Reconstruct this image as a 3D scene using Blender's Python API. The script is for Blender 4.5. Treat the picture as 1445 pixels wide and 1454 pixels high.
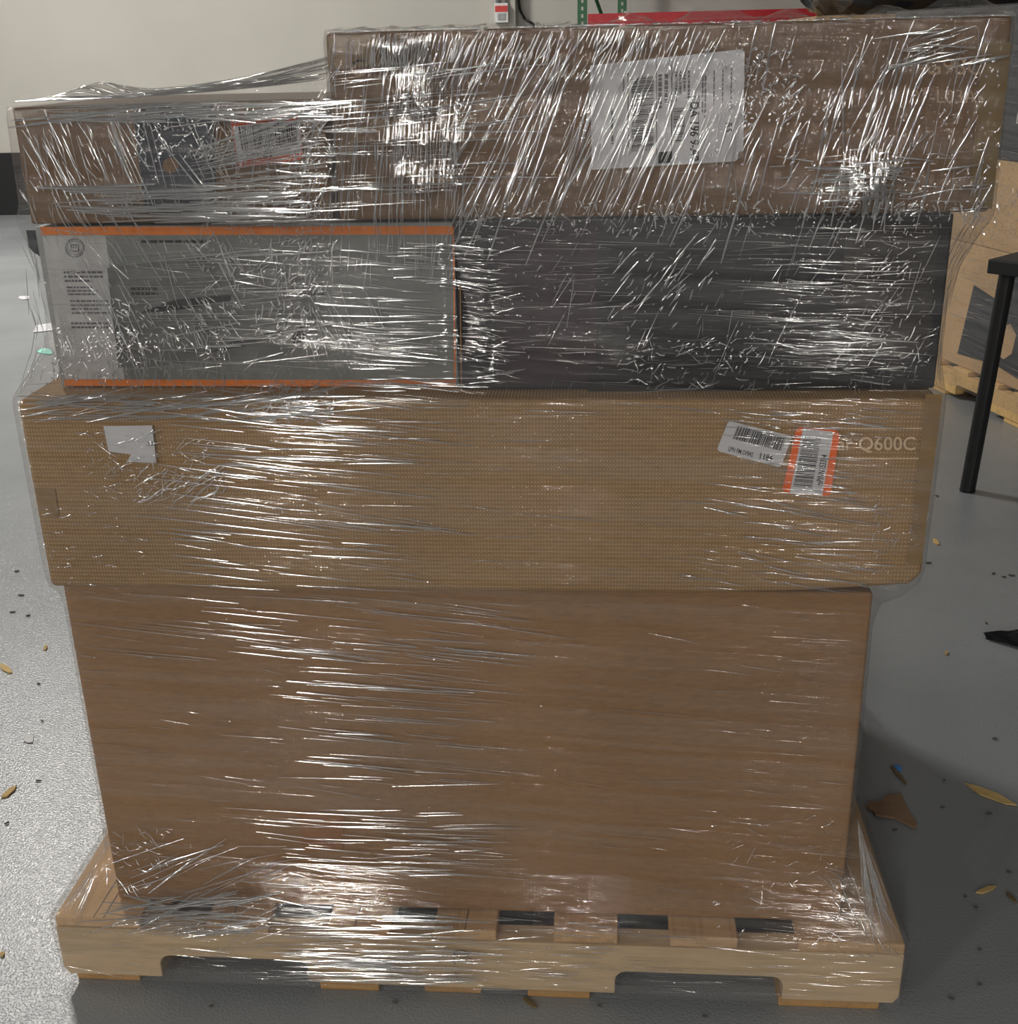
import bpy, bmesh, math, random
import numpy as np
from mathutils import Vector, Matrix

for o in list(bpy.data.objects): bpy.data.objects.remove(o)
SC = bpy.context.scene
COL = SC.collection
rnd = random.Random(7)

# ------------------------------------------------------------------ camera
IW, IH, FPX = 1445, 1454, 1665.0
CAM = np.array((0.78958, -1.32259, 1.29057))
CR = np.array((0.99715471, 0.07201607, -0.022275))
CU = np.array((-0.00588689, 0.36898557, 0.92941648))
CF = np.array((-0.07515207, 0.92664089, -0.36835965))
cd = bpy.data.cameras.new('camera')
cd.sensor_fit = 'HORIZONTAL'; cd.sensor_width = 36.0; cd.lens = FPX / IW * 36.0
cd.clip_start = 0.05; cd.clip_end = 200
cam = bpy.data.objects.new('camera', cd); COL.objects.link(cam)
cam.matrix_world = Matrix(((CR[0], CU[0], -CF[0], CAM[0]), (CR[1], CU[1], -CF[1], CAM[1]),
                           (CR[2], CU[2], -CF[2], CAM[2]), (0, 0, 0, 1)))
SC.camera = cam

# ------------------------------------------------------------------ world, lamps, exposure
wd = bpy.data.worlds.new('warehouse_air'); SC.world = wd; wd.use_nodes = True
bg = wd.node_tree.nodes['Background']
bg.inputs[0].default_value = (1.0, 0.97, 0.93, 1); bg.inputs[1].default_value = 0.10
SC.view_settings.view_transform = 'Standard'; SC.view_settings.look = 'None'
SC.view_settings.exposure = -0.32; SC.view_settings.gamma = 1.0
SC.view_settings.use_curve_mapping = False

def ceiling_lamp(loc, watts, sx=0.28, sy=1.2, col=(1.0, 0.96, 0.90), rz=0.0):
    l = bpy.data.lights.new('ceiling_lamp', 'AREA'); l.shape = 'RECTANGLE'
    l.size = sx; l.size_y = sy; l.energy = watts; l.color = col
    o = bpy.data.objects.new('ceiling_lamp', l); COL.objects.link(o)
    o.location = loc; o.rotation_euler = (0, 0, rz)
    return o
for loc, w in (((-3.1, 5.3, 5.0), 450), ((-6.0, 1.6, 5.0), 70), ((-0.55, -4.2, 5.0), 25)):
    ceiling_lamp(loc, w)
def unseen_lamp(loc, watts, r=0.16):
    l = bpy.data.lights.new('unseen_lamp', 'POINT'); l.shadow_soft_size = r; l.energy = watts; l.color = (1.0, 0.95, 0.88)
    o = bpy.data.objects.new('unseen_lamp', l); COL.objects.link(o); o.location = loc
for loc, w in (((-7.5, -3.6, 5.0), 260), ((-11.0, -13.0, 5.0), 1000), ((-6.5, -9.0, 5.0), 420), ((-1.5, -8.6, 5.0), 300), ((-2.5, -13.0, 5.0), 560), ((-3.7, -18.0, 5.0), 800), ((3.3, -10.0, 5.0), 130),
               ((4.1, -14.0, 5.0), 300), ((0.4, -21.0, 4.6), 500), ((5.6, -20.0, 4.6), 500)):  # lamps out of view; the farthest and strongest are added for film glints
    unseen_lamp(loc, w)

# ------------------------------------------------------------------ helpers
def face(px, py, y):
    """photo measurement -> metres (x, z) on the upright plane at depth y"""
    d = CR * ((px - IW / 2) / FPX) + CU * (-(py - IH / 2) / FPX) + CF
    p = CAM + d * ((y - CAM[1]) / d[1])
    return p[0], p[2]

def link(o, parent=None):
    COL.objects.link(o)
    if parent: o.parent = parent
    return o
def tag(o, label=None, cat=None, group=None, kind=None):
    if label: o['label'] = label
    if cat: o['category'] = cat
    if group: o['group'] = group
    if kind: o['kind'] = kind
    return o
def thing(name, label, cat, loc=(0, 0, 0), rz=0.0, group=None):
    o = bpy.data.objects.new(name, None); o.empty_display_size = 0.1
    o.location = loc; o.rotation_euler = (0, 0, rz); link(o)
    bpy.context.view_layer.update()
    return tag(o, label, cat, group)

class MB:
    def __init__(s): s.v = []; s.f = []
    def add(s, vs, fs):
        n = len(s.v); s.v += [tuple(v) for v in vs]; s.f += [tuple(i + n for i in f) for f in fs]
    def box(s, x0, x1, y0, y1, z0, z1):
        s.add([(x0, y0, z0), (x1, y0, z0), (x1, y1, z0), (x0, y1, z0), (x0, y0, z1), (x1, y0, z1), (x1, y1, z1), (x0, y1, z1)],
              [(0, 3, 2, 1), (4, 5, 6, 7), (0, 1, 5, 4), (1, 2, 6, 5), (2, 3, 7, 6), (3, 0, 4, 7)])
    def prism_xz(s, pts, y0, y1):
        """pts (x, z) clockwise or not, extruded along y"""
        n = len(pts)
        s.add([(x, y0, z) for x, z in pts] + [(x, y1, z) for x, z in pts],
              [tuple(range(n)), tuple(range(2 * n - 1, n - 1, -1))] + [(i, i + n, (i + 1) % n + n, (i + 1) % n) for i in range(n)])
    def prism_xy(s, pts, z0, z1):
        n = len(pts)
        s.add([(x, y, z0) for x, y in pts] + [(x, y, z1) for x, y in pts],
              [tuple(range(n - 1, -1, -1)), tuple(range(n, 2 * n))] + [(i, (i + 1) % n, (i + 1) % n + n, i + n) for i in range(n)])
    def tube(s, a, b, r, n=16, r2=None):
        a = Vector(a); b = Vector(b); r2 = r if r2 is None else r2
        d = (b - a).normalized(); u = d.orthogonal().normalized(); w = d.cross(u)
        vs = []
        for c, rr in ((a, r), (b, r2)):
            for i in range(n):
                t = 2 * math.pi * i / n; vs.append(c + (u * math.cos(t) + w * math.sin(t)) * rr)
        s.add(vs, [(i, (i + 1) % n, (i + 1) % n + n, i + n) for i in range(n)] + [tuple(range(n - 1, -1, -1)), tuple(range(n, 2 * n))])
    def path(s, pts, r, n=8):
        for a, b in zip(pts, pts[1:]): s.tube(a, b, r, n)
    def mesh(s, name):
        m = bpy.data.meshes.new(name); m.from_pydata(s.v, [], s.f); m.update()
        bm = bmesh.new(); bm.from_mesh(m); bmesh.ops.recalc_face_normals(bm, faces=bm.faces); bm.to_mesh(m); bm.free()
        return m
    def obj(s, name, mat, parent=None, bevel=0.0, seg=2, smooth=False):
        m = s.mesh(name); m.materials.append(mat)
        if smooth:
            for p in m.polygons: p.use_smooth = True
        o = bpy.data.objects.new(name, m); link(o)
        if parent:
            o.parent = parent; o.matrix_parent_inverse = parent.matrix_world.inverted()
        if bevel:
            b = o.modifiers.new('bevel', 'BEVEL'); b.width = bevel; b.segments = seg; b.limit_method = 'ANGLE'
            b.harden_normals = False
        return o

# ------------------------------------------------------------------ materials
def srgb(r, g, b):
    f = lambda c: c / 12.92 if c <= 0.04045 else ((c + 0.055) / 1.055) ** 2.4
    return (f(r / 255), f(g / 255), f(b / 255), 1)
class NT:
    def __init__(s, name):
        s.m = bpy.data.materials.new(name); s.m.use_nodes = True
        s.t = s.m.node_tree; s.n = s.t.nodes; s.l = s.t.links
        s.n.clear(); s.out = s.n.new('ShaderNodeOutputMaterial')
    def new(s, t, **kw):
        n = s.n.new('ShaderNode' + t)
        for k, v in kw.items(): setattr(n, k, v)
        return n
    def ln(s, a, b): s.l.new(a, b)
    def math(s, op, a, b=None, clamp=False):
        n = s.new('Math', operation=op); n.use_clamp = clamp
        for i, v in enumerate((a, b)):
            if v is None: continue
            if isinstance(v, (int, float)): n.inputs[i].default_value = v
            else: s.ln(v, n.inputs[i])
        return n.outputs[0]
    def coords(s, scale=(1, 1, 1), rot=(0, 0, 0)):
        c = s.new('TexCoord'); m = s.new('Mapping'); s.ln(c.outputs['Object'], m.inputs[0])
        m.inputs['Scale'].default_value = scale; m.inputs['Rotation'].default_value = rot
        return m.outputs[0]
    def noise(s, vec, scale, detail=3, rough=0.55, dist=0.0):
        n = s.new('TexNoise'); s.ln(vec, n.inputs['Vector'])
        n.inputs['Scale'].default_value = scale; n.inputs['Detail'].default_value = detail
        n.inputs['Roughness'].default_value = rough; n.inputs['Distortion'].default_value = dist
        return n.outputs['Fac']
    def ramp(s, fac, stops):
        r = s.new('ValToRGB'); s.ln(fac, r.inputs[0]); e = r.color_ramp.elements
        while len(e) < len(stops): e.new(0.5)
        for el, (p, c) in zip(e, stops): el.position = p; el.color = c if len(c) == 4 else (*c, 1)
        return r.outputs[0]
    def mixc(s, fac, a, b, mode='MIX'):
        n = s.new('Mix', data_type='RGBA', blend_type=mode)
        for sock, v in ((n.inputs[0], fac), (n.inputs[6], a), (n.inputs[7], b)):
            if isinstance(v, (int, float)): sock.default_value = v
            elif isinstance(v, tuple): sock.default_value = v
            else: s.ln(v, sock)
        return n.outputs[2]
    def bump(s, h, strength, dist, normal=None):
        b = s.new('Bump'); s.ln(h, b.inputs['Height'])
        b.inputs['Strength'].default_value = strength; b.inputs['Distance'].default_value = dist
        if normal is not None: s.ln(normal, b.inputs['Normal'])
        return b.outputs[0]
    def principled(s, col, rough=0.6, metal=0.0, normal=None, spec=0.5, coat=0.0):
        p = s.new('BsdfPrincipled')
        if isinstance(col, tuple): p.inputs['Base Color'].default_value = col
        else: s.ln(col, p.inputs['Base Color'])
        if isinstance(rough, (int, float)): p.inputs['Roughness'].default_value = rough
        else: s.ln(rough, p.inputs['Roughness'])
        p.inputs['Metallic'].default_value = metal
        p.inputs['Specular IOR Level'].default_value = spec
        p.inputs['Coat Weight'].default_value = coat
        if normal is not None: s.ln(normal, p.inputs['Normal'])
        s.ln(p.outputs[0], s.out.inputs[0])
        return s.m

def plain(name, col, rough=0.6, metal=0.0, spec=0.5, var=0.06):
    t = NT(name); c = t.coords(); n = t.noise(c, 35, 4)
    d = tuple(max(0, x * (1 - var * 2)) for x in col[:3]) + (1,); b = tuple(min(1, x * (1 + var * 2)) for x in col[:3]) + (1,)
    return t.principled(t.ramp(n, [(0.3, d), (0.7, b)]), rough, metal, spec=spec)

def kraft(name, base, dots=False, flute=420):
    t = NT(name)
    fib = t.noise(t.coords((1, 1, 4)), 60, 5, 0.65)
    big = t.noise(t.coords((1, 1, 1.5)), 3.0, 3)
    d = tuple(x * 0.80 for x in base[:3]) + (1,); b = tuple(x * 1.18 for x in base[:3]) + (1,)
    col = t.ramp(t.math('ADD', t.math('MULTIPLY', fib, 0.55), t.math('MULTIPLY', big, 0.45)), [(0.35, d), (0.65, b)])
    if dots:
        c = t.new('TexCoord'); sp = t.new('SeparateXYZ'); t.ln(c.outputs['Object'], sp.inputs[0])
        u = t.math('SUBTRACT', t.math('FRACT', t.math('MULTIPLY', sp.outputs[0], 1 / 0.0040)), 0.5)
        v = t.math('SUBTRACT', t.math('FRACT', t.math('MULTIPLY', sp.outputs[2], 1 / 0.0055)), 0.5)
        r = t.math('ADD', t.math('MULTIPLY', u, u), t.math('MULTIPLY', t.math('MULTIPLY', v, v), 1.9))
        m = t.math('LESS_THAN', r, 0.045)
        col = t.mixc(t.math('MULTIPLY', m, 0.55), col, srgb(226, 196, 150))
    fl = t.new('TexWave', wave_type='BANDS', bands_direction='X'); t.ln(t.coords(), fl.inputs[0])
    fl.inputs['Scale'].default_value = flute / 6.28; fl.inputs['Distortion'].default_value = 0.3
    nb = t.bump(t.math('ADD', fib, t.math('MULTIPLY', fl.outputs['Fac'], 0.25)), 0.25, 0.0006)
    return t.principled(col, 0.78, normal=nb, spec=0.25)

def wood(name, base, along='y', knots=True):
    t = NT(name)
    sc = {'x': (1.2, 14, 14), 'y': (14, 1.2, 14)}[along]
    oi = t.new('ObjectInfo'); c = t.new('TexCoord'); ad = t.new('VectorMath', operation='ADD')
    cm = t.new('CombineXYZ'); k = t.math('MULTIPLY', oi.outputs['Random'], 37.0)
    for i in range(3): t.ln(k, cm.inputs[i])
    t.ln(c.outputs['Object'], ad.inputs[0]); t.ln(cm.outputs[0], ad.inputs[1])
    m = t.new('Mapping'); t.ln(ad.outputs[0], m.inputs[0]); m.inputs['Scale'].default_value = sc
    g = t.noise(m.outputs[0], 5.0, 6, 0.62, 0.7)
    big = t.noise(m.outputs[0], 0.9, 2)
    d = tuple(x * 0.58 for x in base[:3]) + (1,); b = tuple(x * 1.15 for x in base[:3]) + (1,)
    col = t.ramp(t.math('ADD', t.math('MULTIPLY', g, 0.6), t.math('MULTIPLY', big, 0.4)), [(0.34, d), (0.5, base), (0.68, b)])
    col = t.mixc(0.35, col, t.mixc(oi.outputs['Random'], tuple(x * 0.7 for x in base[:3]) + (1,), tuple(min(1, x * 1.2) for x in base[:3]) + (1,)))
    return t.principled(col, 0.72, normal=t.bump(g, 0.35, 0.002), spec=0.3)

M = {}
M['kraft_big'] = kraft('kraft_warm_board', srgb(148, 114, 79))
M['kraft_dots'] = kraft('kraft_dotted_board', srgb(152, 121, 82), dots=True)
M['kraft_dark'] = kraft('kraft_dull_board', srgb(116, 91, 68))
M['kraft_back'] = kraft('kraft_pale_board', srgb(196, 164, 124))
M['kraft_torn'] = kraft('kraft_torn_board', srgb(150, 122, 98))
M['tape'] = plain('clear_parcel_tape', srgb(142, 114, 74), 0.3)
M['tape_dark'] = plain('yellowed_parcel_tape', srgb(120, 98, 62), 0.3)
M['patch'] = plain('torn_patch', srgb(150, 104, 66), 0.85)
M['grey_print'] = plain('grey_printed_carton', srgb(150, 152, 150), 0.5)
M['grey_panel'] = plain('pale_grey_print', srgb(182, 181, 182), 0.5)
M['grey_dark'] = plain('dark_grey_print', srgb(84, 86, 84), 0.5)
M['grey_mid'] = plain('mid_grey_print', srgb(118, 121, 118), 0.5)
M['grey_pic'] = plain('picture_grey_print', srgb(98, 100, 98), 0.5, var=.12)
M['orange'] = plain('orange_trim_print', srgb(224, 122, 34), 0.5)
M['orange_label'] = plain('orange_sticker', srgb(244, 108, 26), 0.45)
M['red_label'] = plain('red_orange_sticker', srgb(214, 84, 44), 0.45)
M['black_print'] = plain('black_printed_carton', srgb(26, 25, 29), 0.4)
M['purple_print'] = plain('plum_print', srgb(44, 28, 36), 0.4)
M['olive_print'] = plain('dark_olive_print', srgb(44, 40, 34), 0.45)
M['jet'] = plain('jet_black_print', srgb(20, 21, 24), 0.3)
M['navy'] = plain('navy_print', srgb(34, 42, 56), 0.4)
M['teal'] = plain('teal_print', srgb(40, 78, 84), 0.5)
M['paper'] = plain('label_paper', srgb(204, 204, 207), 0.55, var=0.02)
M['ink'] = plain('label_ink', srgb(24, 24, 28), 0.6)
M['ink_soft'] = plain('faded_ink', srgb(92, 92, 96), 0.6)
M['print_pale'] = plain('pale_print', srgb(214, 186, 150), 0.7)
M['print_faint'] = plain('faint_print', srgb(172, 142, 110), 0.7)
M['wood_deck'] = wood('pallet_deck_wood', srgb(206, 170, 128), 'y')
M['wood_string'] = wood('pallet_stringer_wood', srgb(206, 180, 144), 'x')
M['wood_bare'] = wood('pallet_bare_pine', srgb(182, 140, 84), 'y')
M['wood_back'] = wood('far_pallet_pine', srgb(226, 188, 128), 'y')
M['splinter'] = wood('splinter_wood', srgb(206, 176, 118), 'x')
M['splinter_dark'] = wood('weathered_splinter', srgb(120, 104, 76), 'x')
M['sliver'] = plain('dark_sliver', srgb(84, 80, 72), 0.8)
M['black_metal'] = plain('black_powder_coat', srgb(22, 22, 24), 0.45)
M['table_top'] = plain('black_laminate', srgb(40, 40, 42), 0.4)
M['green_metal'] = plain('green_rack_paint', srgb(34, 92, 58), 0.4)
M['red_metal'] = plain('red_rack_paint', srgb(176, 34, 44), 0.4)
M['white_metal'] = plain('white_metal', srgb(214, 214, 212), 0.4)
M['grey_metal'] = plain('grey_metal', srgb(150, 152, 154), 0.4)
M['red_paint'] = plain('red_notice', srgb(196, 60, 54), 0.5)
M['black_plastic'] = plain('black_bag_plastic', srgb(20, 20, 22), 0.22, spec=0.6)
M['wrap_grey'] = plain('dark_grey_carton', srgb(54, 56, 63), 0.35)
M['teal_paper'] = plain('teal_paper', srgb(140, 206, 194), 0.6)
M['blue_chip'] = plain('blue_plastic', srgb(70, 140, 214), 0.4)

# floor: sealed grey concrete coating with orange-peel relief
t = NT('coated_floor')
peel = t.noise(t.coords(), 235, 2, 0.5)
soft = t.noise(t.coords(), 1.3, 4, 0.6)
fleck = t.noise(t.coords((1, 1, 1), (0, 0, 0.6)), 46, 3, 0.7)
fc = t.ramp(soft, [(0.3, srgb(134, 139, 142)), (0.7, srgb(150, 154, 157))])
fc = t.mixc(t.math('MULTIPLY', t.math('GREATER_THAN', fleck, 0.735), 0.55), fc, srgb(66, 66, 66))
M['floor'] = t.principled(fc, t.math('ADD', t.math('MULTIPLY', soft, 0.12), 0.20), normal=t.bump(peel, 0.5, 0.0021), spec=0.5)
t = NT('painted_wall')
M['wall'] = t.principled(t.ramp(t.noise(t.coords(), 0.8, 4), [(0.3, srgb(178, 175, 168)), (0.7, srgb(188, 185, 178))]), 0.75,
                         normal=t.bump(t.noise(t.coords(), 90, 2), 0.08, 0.002), spec=0.3)

# stretch film: thin clear sheet, stretched into fine ridges
def film_material(name, refl, haze0, haze1, rough, bump_s):
    t = NT(name)
    c = t.new('TexCoord'); sp = t.new('SeparateXYZ'); t.ln(c.outputs['Object'], sp.inputs[0])
    X, Y, Z = sp.outputs
    # low courses: wound nearly level, sagging to the right
    cv = t.new('CombineXYZ')
    zz = t.math('ADD', Z, t.math('MULTIPLY', X, 0.055))
    t.ln(t.math('MULTIPLY', X, 1.6), cv.inputs[0]); t.ln(t.math('MULTIPLY', Y, 1.6), cv.inputs[1]); t.ln(t.math('MULTIPLY', zz, 70), cv.inputs[2])
    h1 = t.noise(cv.outputs[0], 1.0, 4, 0.62, 0.15)
    cv3 = t.new('CombineXYZ')
    t.ln(t.math('MULTIPLY', X, 1.1), cv3.inputs[0]); t.ln(t.math('MULTIPLY', Y, 1.1), cv3.inputs[1]); t.ln(t.math('MULTIPLY', zz, 26), cv3.inputs[2])
    h3 = t.noise(cv3.outputs[0], 1.0, 5, 0.6, 0.2)
    # top courses: pulled steeply across the upper carton
    cv2 = t.new('CombineXYZ')
    xx = t.math('SUBTRACT', X, t.math('MULTIPLY', Z, 0.33))
    t.ln(t.math('MULTIPLY', xx, 75), cv2.inputs[0]); t.ln(t.math('MULTIPLY', Y, 3), cv2.inputs[1]); t.ln(t.math('MULTIPLY', Z, 5), cv2.inputs[2])
    h2 = t.noise(cv2.outputs[0], 1.0, 4, 0.6, 0.2)
    top = t.math('MULTIPLY', t.math('SUBTRACT', Z, 1.06), 12, clamp=True)
    hh = t.math('ADD', t.math('MULTIPLY', h1, t.math('SUBTRACT', 1.0, t.math('MULTIPLY', top, 0.6))), t.math('MULTIPLY', h2, t.math('MULTIPLY', top, 0.9)))
    nb = t.bump(hh, bump_s, 0.006)
    nb = t.bump(h3, bump_s * 0.6, 0.010, nb)
    tr = t.new('BsdfTransparent'); tr.inputs[0].default_value = (0.985, 0.98, 0.975, 1)
    gl = t.new('BsdfGlossy'); gl.inputs['Roughness'].default_value = rough; t.ln(nb, gl.inputs['Normal'])
    df = t.new('BsdfDiffuse'); df.inputs[0].default_value = (0.80, 0.79, 0.78, 1)
    hz = t.ramp(t.math('ADD', t.math('MULTIPLY', h1, 0.5), t.math('MULTIPLY', h3, 0.5)), [(0.43, (haze0,) * 3), (0.60, (haze1,) * 3)])
    m1 = t.new('MixShader'); t.ln(hz, m1.inputs[0]); t.ln(tr.outputs[0], m1.inputs[1]); t.ln(df.outputs[0], m1.inputs[2])
    lw = t.new('LayerWeight'); lw.inputs[0].default_value = 0.35; t.ln(nb, lw.inputs['Normal'])
    fr = t.math('ADD', refl, t.math('MULTIPLY', t.math('POWER', lw.outputs['Facing'], 3.0), 0.45), clamp=True)
    m2 = t.new('MixShader'); t.ln(fr, m2.inputs[0]); t.ln(m1.outputs[0], m2.inputs[1]); t.ln(gl.outputs[0], m2.inputs[2])
    t.ln(m2.outputs[0], t.out.inputs[0])
    return t.m
M['film'] = film_material('stretch_film_sheet', 0.085, 0.012, 0.085, 0.07, 0.7)
t = NT('stretch_film_crease')
tr = t.new('BsdfTransparent'); gl = t.new('BsdfGlossy'); gl.inputs['Roughness'].default_value = 0.10
df = t.new('BsdfDiffuse'); df.inputs[0].default_value = (0.86, 0.85, 0.84, 1)
a = t.new('MixShader'); a.inputs[0].default_value = 0.60; t.ln(tr.outputs[0], a.inputs[1]); t.ln(gl.outputs[0], a.inputs[2])
b = t.new('MixShader'); b.inputs[0].default_value = 0.06; t.ln(a.outputs[0], b.inputs[1]); t.ln(df.outputs[0], b.inputs[2])
t.ln(b.outputs[0], t.out.inputs[0]); M['crease'] = t.m

# ------------------------------------------------------------------ setting
m = MB(); m.add([(-14, -18, 0), (14, -18, 0), (14, 9.04, 0), (-14, 9.04, 0)], [(0, 1, 2, 3)])
tag(m.obj('floor', M['floor']), 'grey coated warehouse floor', kind='structure')
m = MB(); m.box(-14, 14, 9.04, 9.24, 0, 7)
tag(m.obj('wall_back', M['wall']), 'off-white painted warehouse wall', kind='structure')
m = MB(); m.box(-14, 14, 9.015, 9.04, 0, 0.53)
tag(m.obj('baseboard_back', M['black_metal'], bevel=0.004), 'black band along the foot of the wall', kind='structure')
m = MB(); m.box(-0.10, 0.11, 8.90, 9.04, 0.0, 7)
tag(m.obj('trim_1', M['wall'], bevel=0.006), 'off-white pilaster on the wall', kind='structure')

# ------------------------------------------------------------------ pallet of the main load
def notched(x0, x1, z0, z1, notches, nh):
    """outline of a notched stringer, (u, z)"""
    pts = [(x0, z1), (x0, z0 + 0.012), (x0 + 0.008, z0)]
    for a, b in notches:
        r = 0.016
        pts += [(a, z0), (a, z0 + nh - r)] + [(a + r - r * math.cos(q), z0 + nh - r + r * math.sin(q)) for q in (0.5, 1.05, 1.57)]
        pts += [(b - r + r * math.cos(q), z0 + nh - r + r * math.sin(q)) for q in (1.57, 1.05, 0.5)] + [(b, z0 + nh - r), (b, z0)]
    pts += [(x1 - 0.008, z0), (x1, z0 + 0.012), (x1, z1)]
    return pts
pal = thing('pallet', 'notched wooden pallet carrying the film-wrapped stack', 'pallet')
ZT = 0.122
for i, y in enumerate((0.0, 0.49, 0.978)):
    mb = MB(); pts = notched(0.0, 1.219, 0.018, 0.1045, ((0.150, 0.371), (0.819, 1.056)), 0.040)
    # split into convex-ish quads along x so that the side faces triangulate cleanly
    mb.prism_xz(pts, y, y + 0.038)
    st = mb.obj('stringer', M['wood_string'], pal, 0.002)
    if i == 0:
        # stamp on the front stringer
        sm = MB(); cx, cz = face(655, 1355, -0.001); n = 28
        for k in range(n):
            q0, q1 = 2 * math.pi * k / n, 2 * math.pi * (k + 1) / n
            p = [(cx + 0.0112 * math.cos(q) * s, cz + 0.0075 * math.sin(q) * s) for q, s in ((q0, 1), (q1, 1), (q1, 0.88), (q0, 0.88))]
            sm.add([(a, -0.0006, c) for a, c in p], [(0, 1, 2, 3)])
        for k in range(9):
            x = cx - 0.009 + k * 0.0020; sm.add([(x, -0.0006, cz - 0.0014), (x + 0.0014, -0.0006, cz - 0.0014), (x + 0.0014, -0.0006, cz + 0.0016), (x, -0.0006, cz + 0.0016)], [(0, 1, 2, 3)])
        sm.add([(cx + 0.011, -0.0006, cz - 0.008), (cx + 0.0135, -0.0006, cz - 0.008), (cx + 0.0135, -0.0006, cz - 0.0062), (cx + 0.011, -0.0006, cz - 0.0062)], [(0, 1, 2, 3)])
        for (pa, pb) in (((643, 1350), (645, 1370)), ((646, 1380), (649, 1393))):
            xa, za = face(*pa, -0.001); xb, zb = face(*pb, -0.001)
            sm.add([(xa, -0.0006, za), (xb, -0.0006, zb), (xb + 0.0010, -0.0006, zb), (xa + 0.0010, -0.0006, za)], [(0, 1, 2, 3)])
        tag(sm.obj('stamp_mark', M['ink'], st), 'dark oval stamp with a small mark beside it')
for x0, x1 in ((0, .128), (.227, .318), (.406, .496), (.560, .650), (.731, .822), (.895, .990), (1.073, 1.219)):
    mb = MB(); mb.box(x0, x1, 0.001 + rnd.uniform(0, .004), 1.016, 0.1045, ZT)
    db = mb.obj('deck_board', M['wood_deck'], pal, 0.0025)
    for cxx in {0: (.058, .073), .227: (.262,), .560: (.604,), .406: (.445,)}.get(x0, ()):
        m = MB(); m.add([(cxx, .003, ZT + .0003), (cxx + .0012, .003, ZT + .0003), (cxx + .012, .34, ZT + .0003), (cxx + .010, .34, ZT + .0003)], [(0, 1, 2, 3)])
        m.obj('crack', M['ink'], db)
for x0, x1 in ((.013, .110), (.385, .473), (.540, .624), (.692, .783), (1.053, 1.195)):
    mb = MB(); mb.box(x0, x1, 0.006 + rnd.uniform(0, .006), 1.01, 0.0, 0.018)
    mb.obj('bottom_board', M['wood_bare'], pal, 0.002)

# ------------------------------------------------------------------ cartons
def carton_mesh(name, x0, x1, y0, y1, z0, z1, bulge=0.004, seed=0, crush=None):
    r = np.random.RandomState(seed)
    nx, ny, nz = 14, 8, 8
    bm = bmesh.new()
    bmesh.ops.create_cube(bm, size=1.0)
    bmesh.ops.subdivide_edges(bm, edges=bm.edges[:], cuts=7, use_grid_fill=True)
    ph = r.rand(6) * 6.28
    for v in bm.verts:
        u, w, q = v.co.x + .5, v.co.y + .5, v.co.z + .5
        x = x0 + (x1 - x0) * u; y = y0 + (y1 - y0) * w; z = z0 + (z1 - z0) * q
        su, sw, sq = math.sin(math.pi * u), math.sin(math.pi * w), math.sin(math.pi * q)
        if w < 1e-6: y -= bulge * su * sq * (0.7 + 0.3 * math.sin(5 * u + ph[0]))
        if u < 1e-6: x -= bulge * sw * sq * 0.6
        if u > 1 - 1e-6: x += bulge * sw * sq * 0.6
        if crush and u > 1 - 1e-6 and q < 1e-6: x -= crush * 0.8; z += crush
        if crush and u > .87 and q < 1e-6 and u < 1 - 1e-6: z += crush * 0.35
        v.co = (x, y, z)
    bmesh.ops.recalc_face_normals(bm, faces=bm.faces)
    me = bpy.data.meshes.new(name); bm.to_mesh(me); bm.free()
    return me
def carton(label, x0, x1, y0, y1, z0, z1, mat, bulge=0.003, seed=0, bevel=0.004, rz=0.0, crush=None, group=None, name='cardboard_box'):
    o = thing(name, label, 'box', ((x0 + x1) / 2, (y0 + y1) / 2, z0), rz, group)
    me = carton_mesh('carton', x0 - (x0 + x1) / 2, x1 - (x0 + x1) / 2, y0 - (y0 + y1) / 2, y1 - (y0 + y1) / 2, 0, z1 - z0, bulge, seed, crush)
    me.materials.append(mat)
    for p in me.polygons: p.use_smooth = False
    c = bpy.data.objects.new('carton', me); link(c, o)
    b = c.modifiers.new('bevel', 'BEVEL'); b.width = bevel; b.segments = 3; b.limit_method = 'ANGLE'; b.angle_limit = 0.7
    return o

def flat(mb, pts, y, th=0.0005):
    """printed or stuck sheet: polygon (x, z) on the plane y"""
    mb.prism_xz(pts, y - th, y)
def px_poly(pp, y): return [face(a, b, y) for a, b in pp]
def sheet(name, pp, y, mat, parent, label=None, th=0.0005):
    mb = MB(); flat(mb, px_poly(pp, y), y, th); o = mb.obj(name, mat, parent)
    if label: o['label'] = label
    return o
def lerp2(c, u, v):
    """corners TL, TR, BR, BL"""
    a = ((c[0][0] * (1 - u) + c[1][0] * u), (c[0][1] * (1 - u) + c[1][1] * u))
    b = ((c[3][0] * (1 - u) + c[2][0] * u), (c[3][1] * (1 - u) + c[2][1] * u))
    return (a[0] * (1 - v) + b[0] * v, a[1] * (1 - v) + b[1] * v)
def quads(name, corners, rects, y, mat, parent, th=0.0003):
    """rects (u0, u1, v0, v1) inside a px quad"""
    mb = MB()
    for u0, u1, v0, v1 in rects:
        flat(mb, px_poly([lerp2(corners, u0, v0), lerp2(corners, u1, v0), lerp2(corners, u1, v1), lerp2(corners, u0, v1)], y), y, th)
    o = mb.obj(name, mat, parent)
    if name == 'text_lines': o['kind'] = 'stuff'
    return o
def bars(n, seed, lo=0.0, hi=1.0, vertical=True, v0=0.0, v1=1.0):
    r = random.Random(seed); w = []; 
    for _ in range(n): w += [r.choice((1, 1, 2, 3)), r.choice((1, 1, 2, 2))]
    s = sum(w); out = []; p = lo
    for i, k in enumerate(w):
        d = (hi - lo) * k / s
        if i % 2 == 0: out.append((p, p + d, v0, v1) if vertical else (v0, v1, p, p + d))
        p += d
    return out
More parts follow.
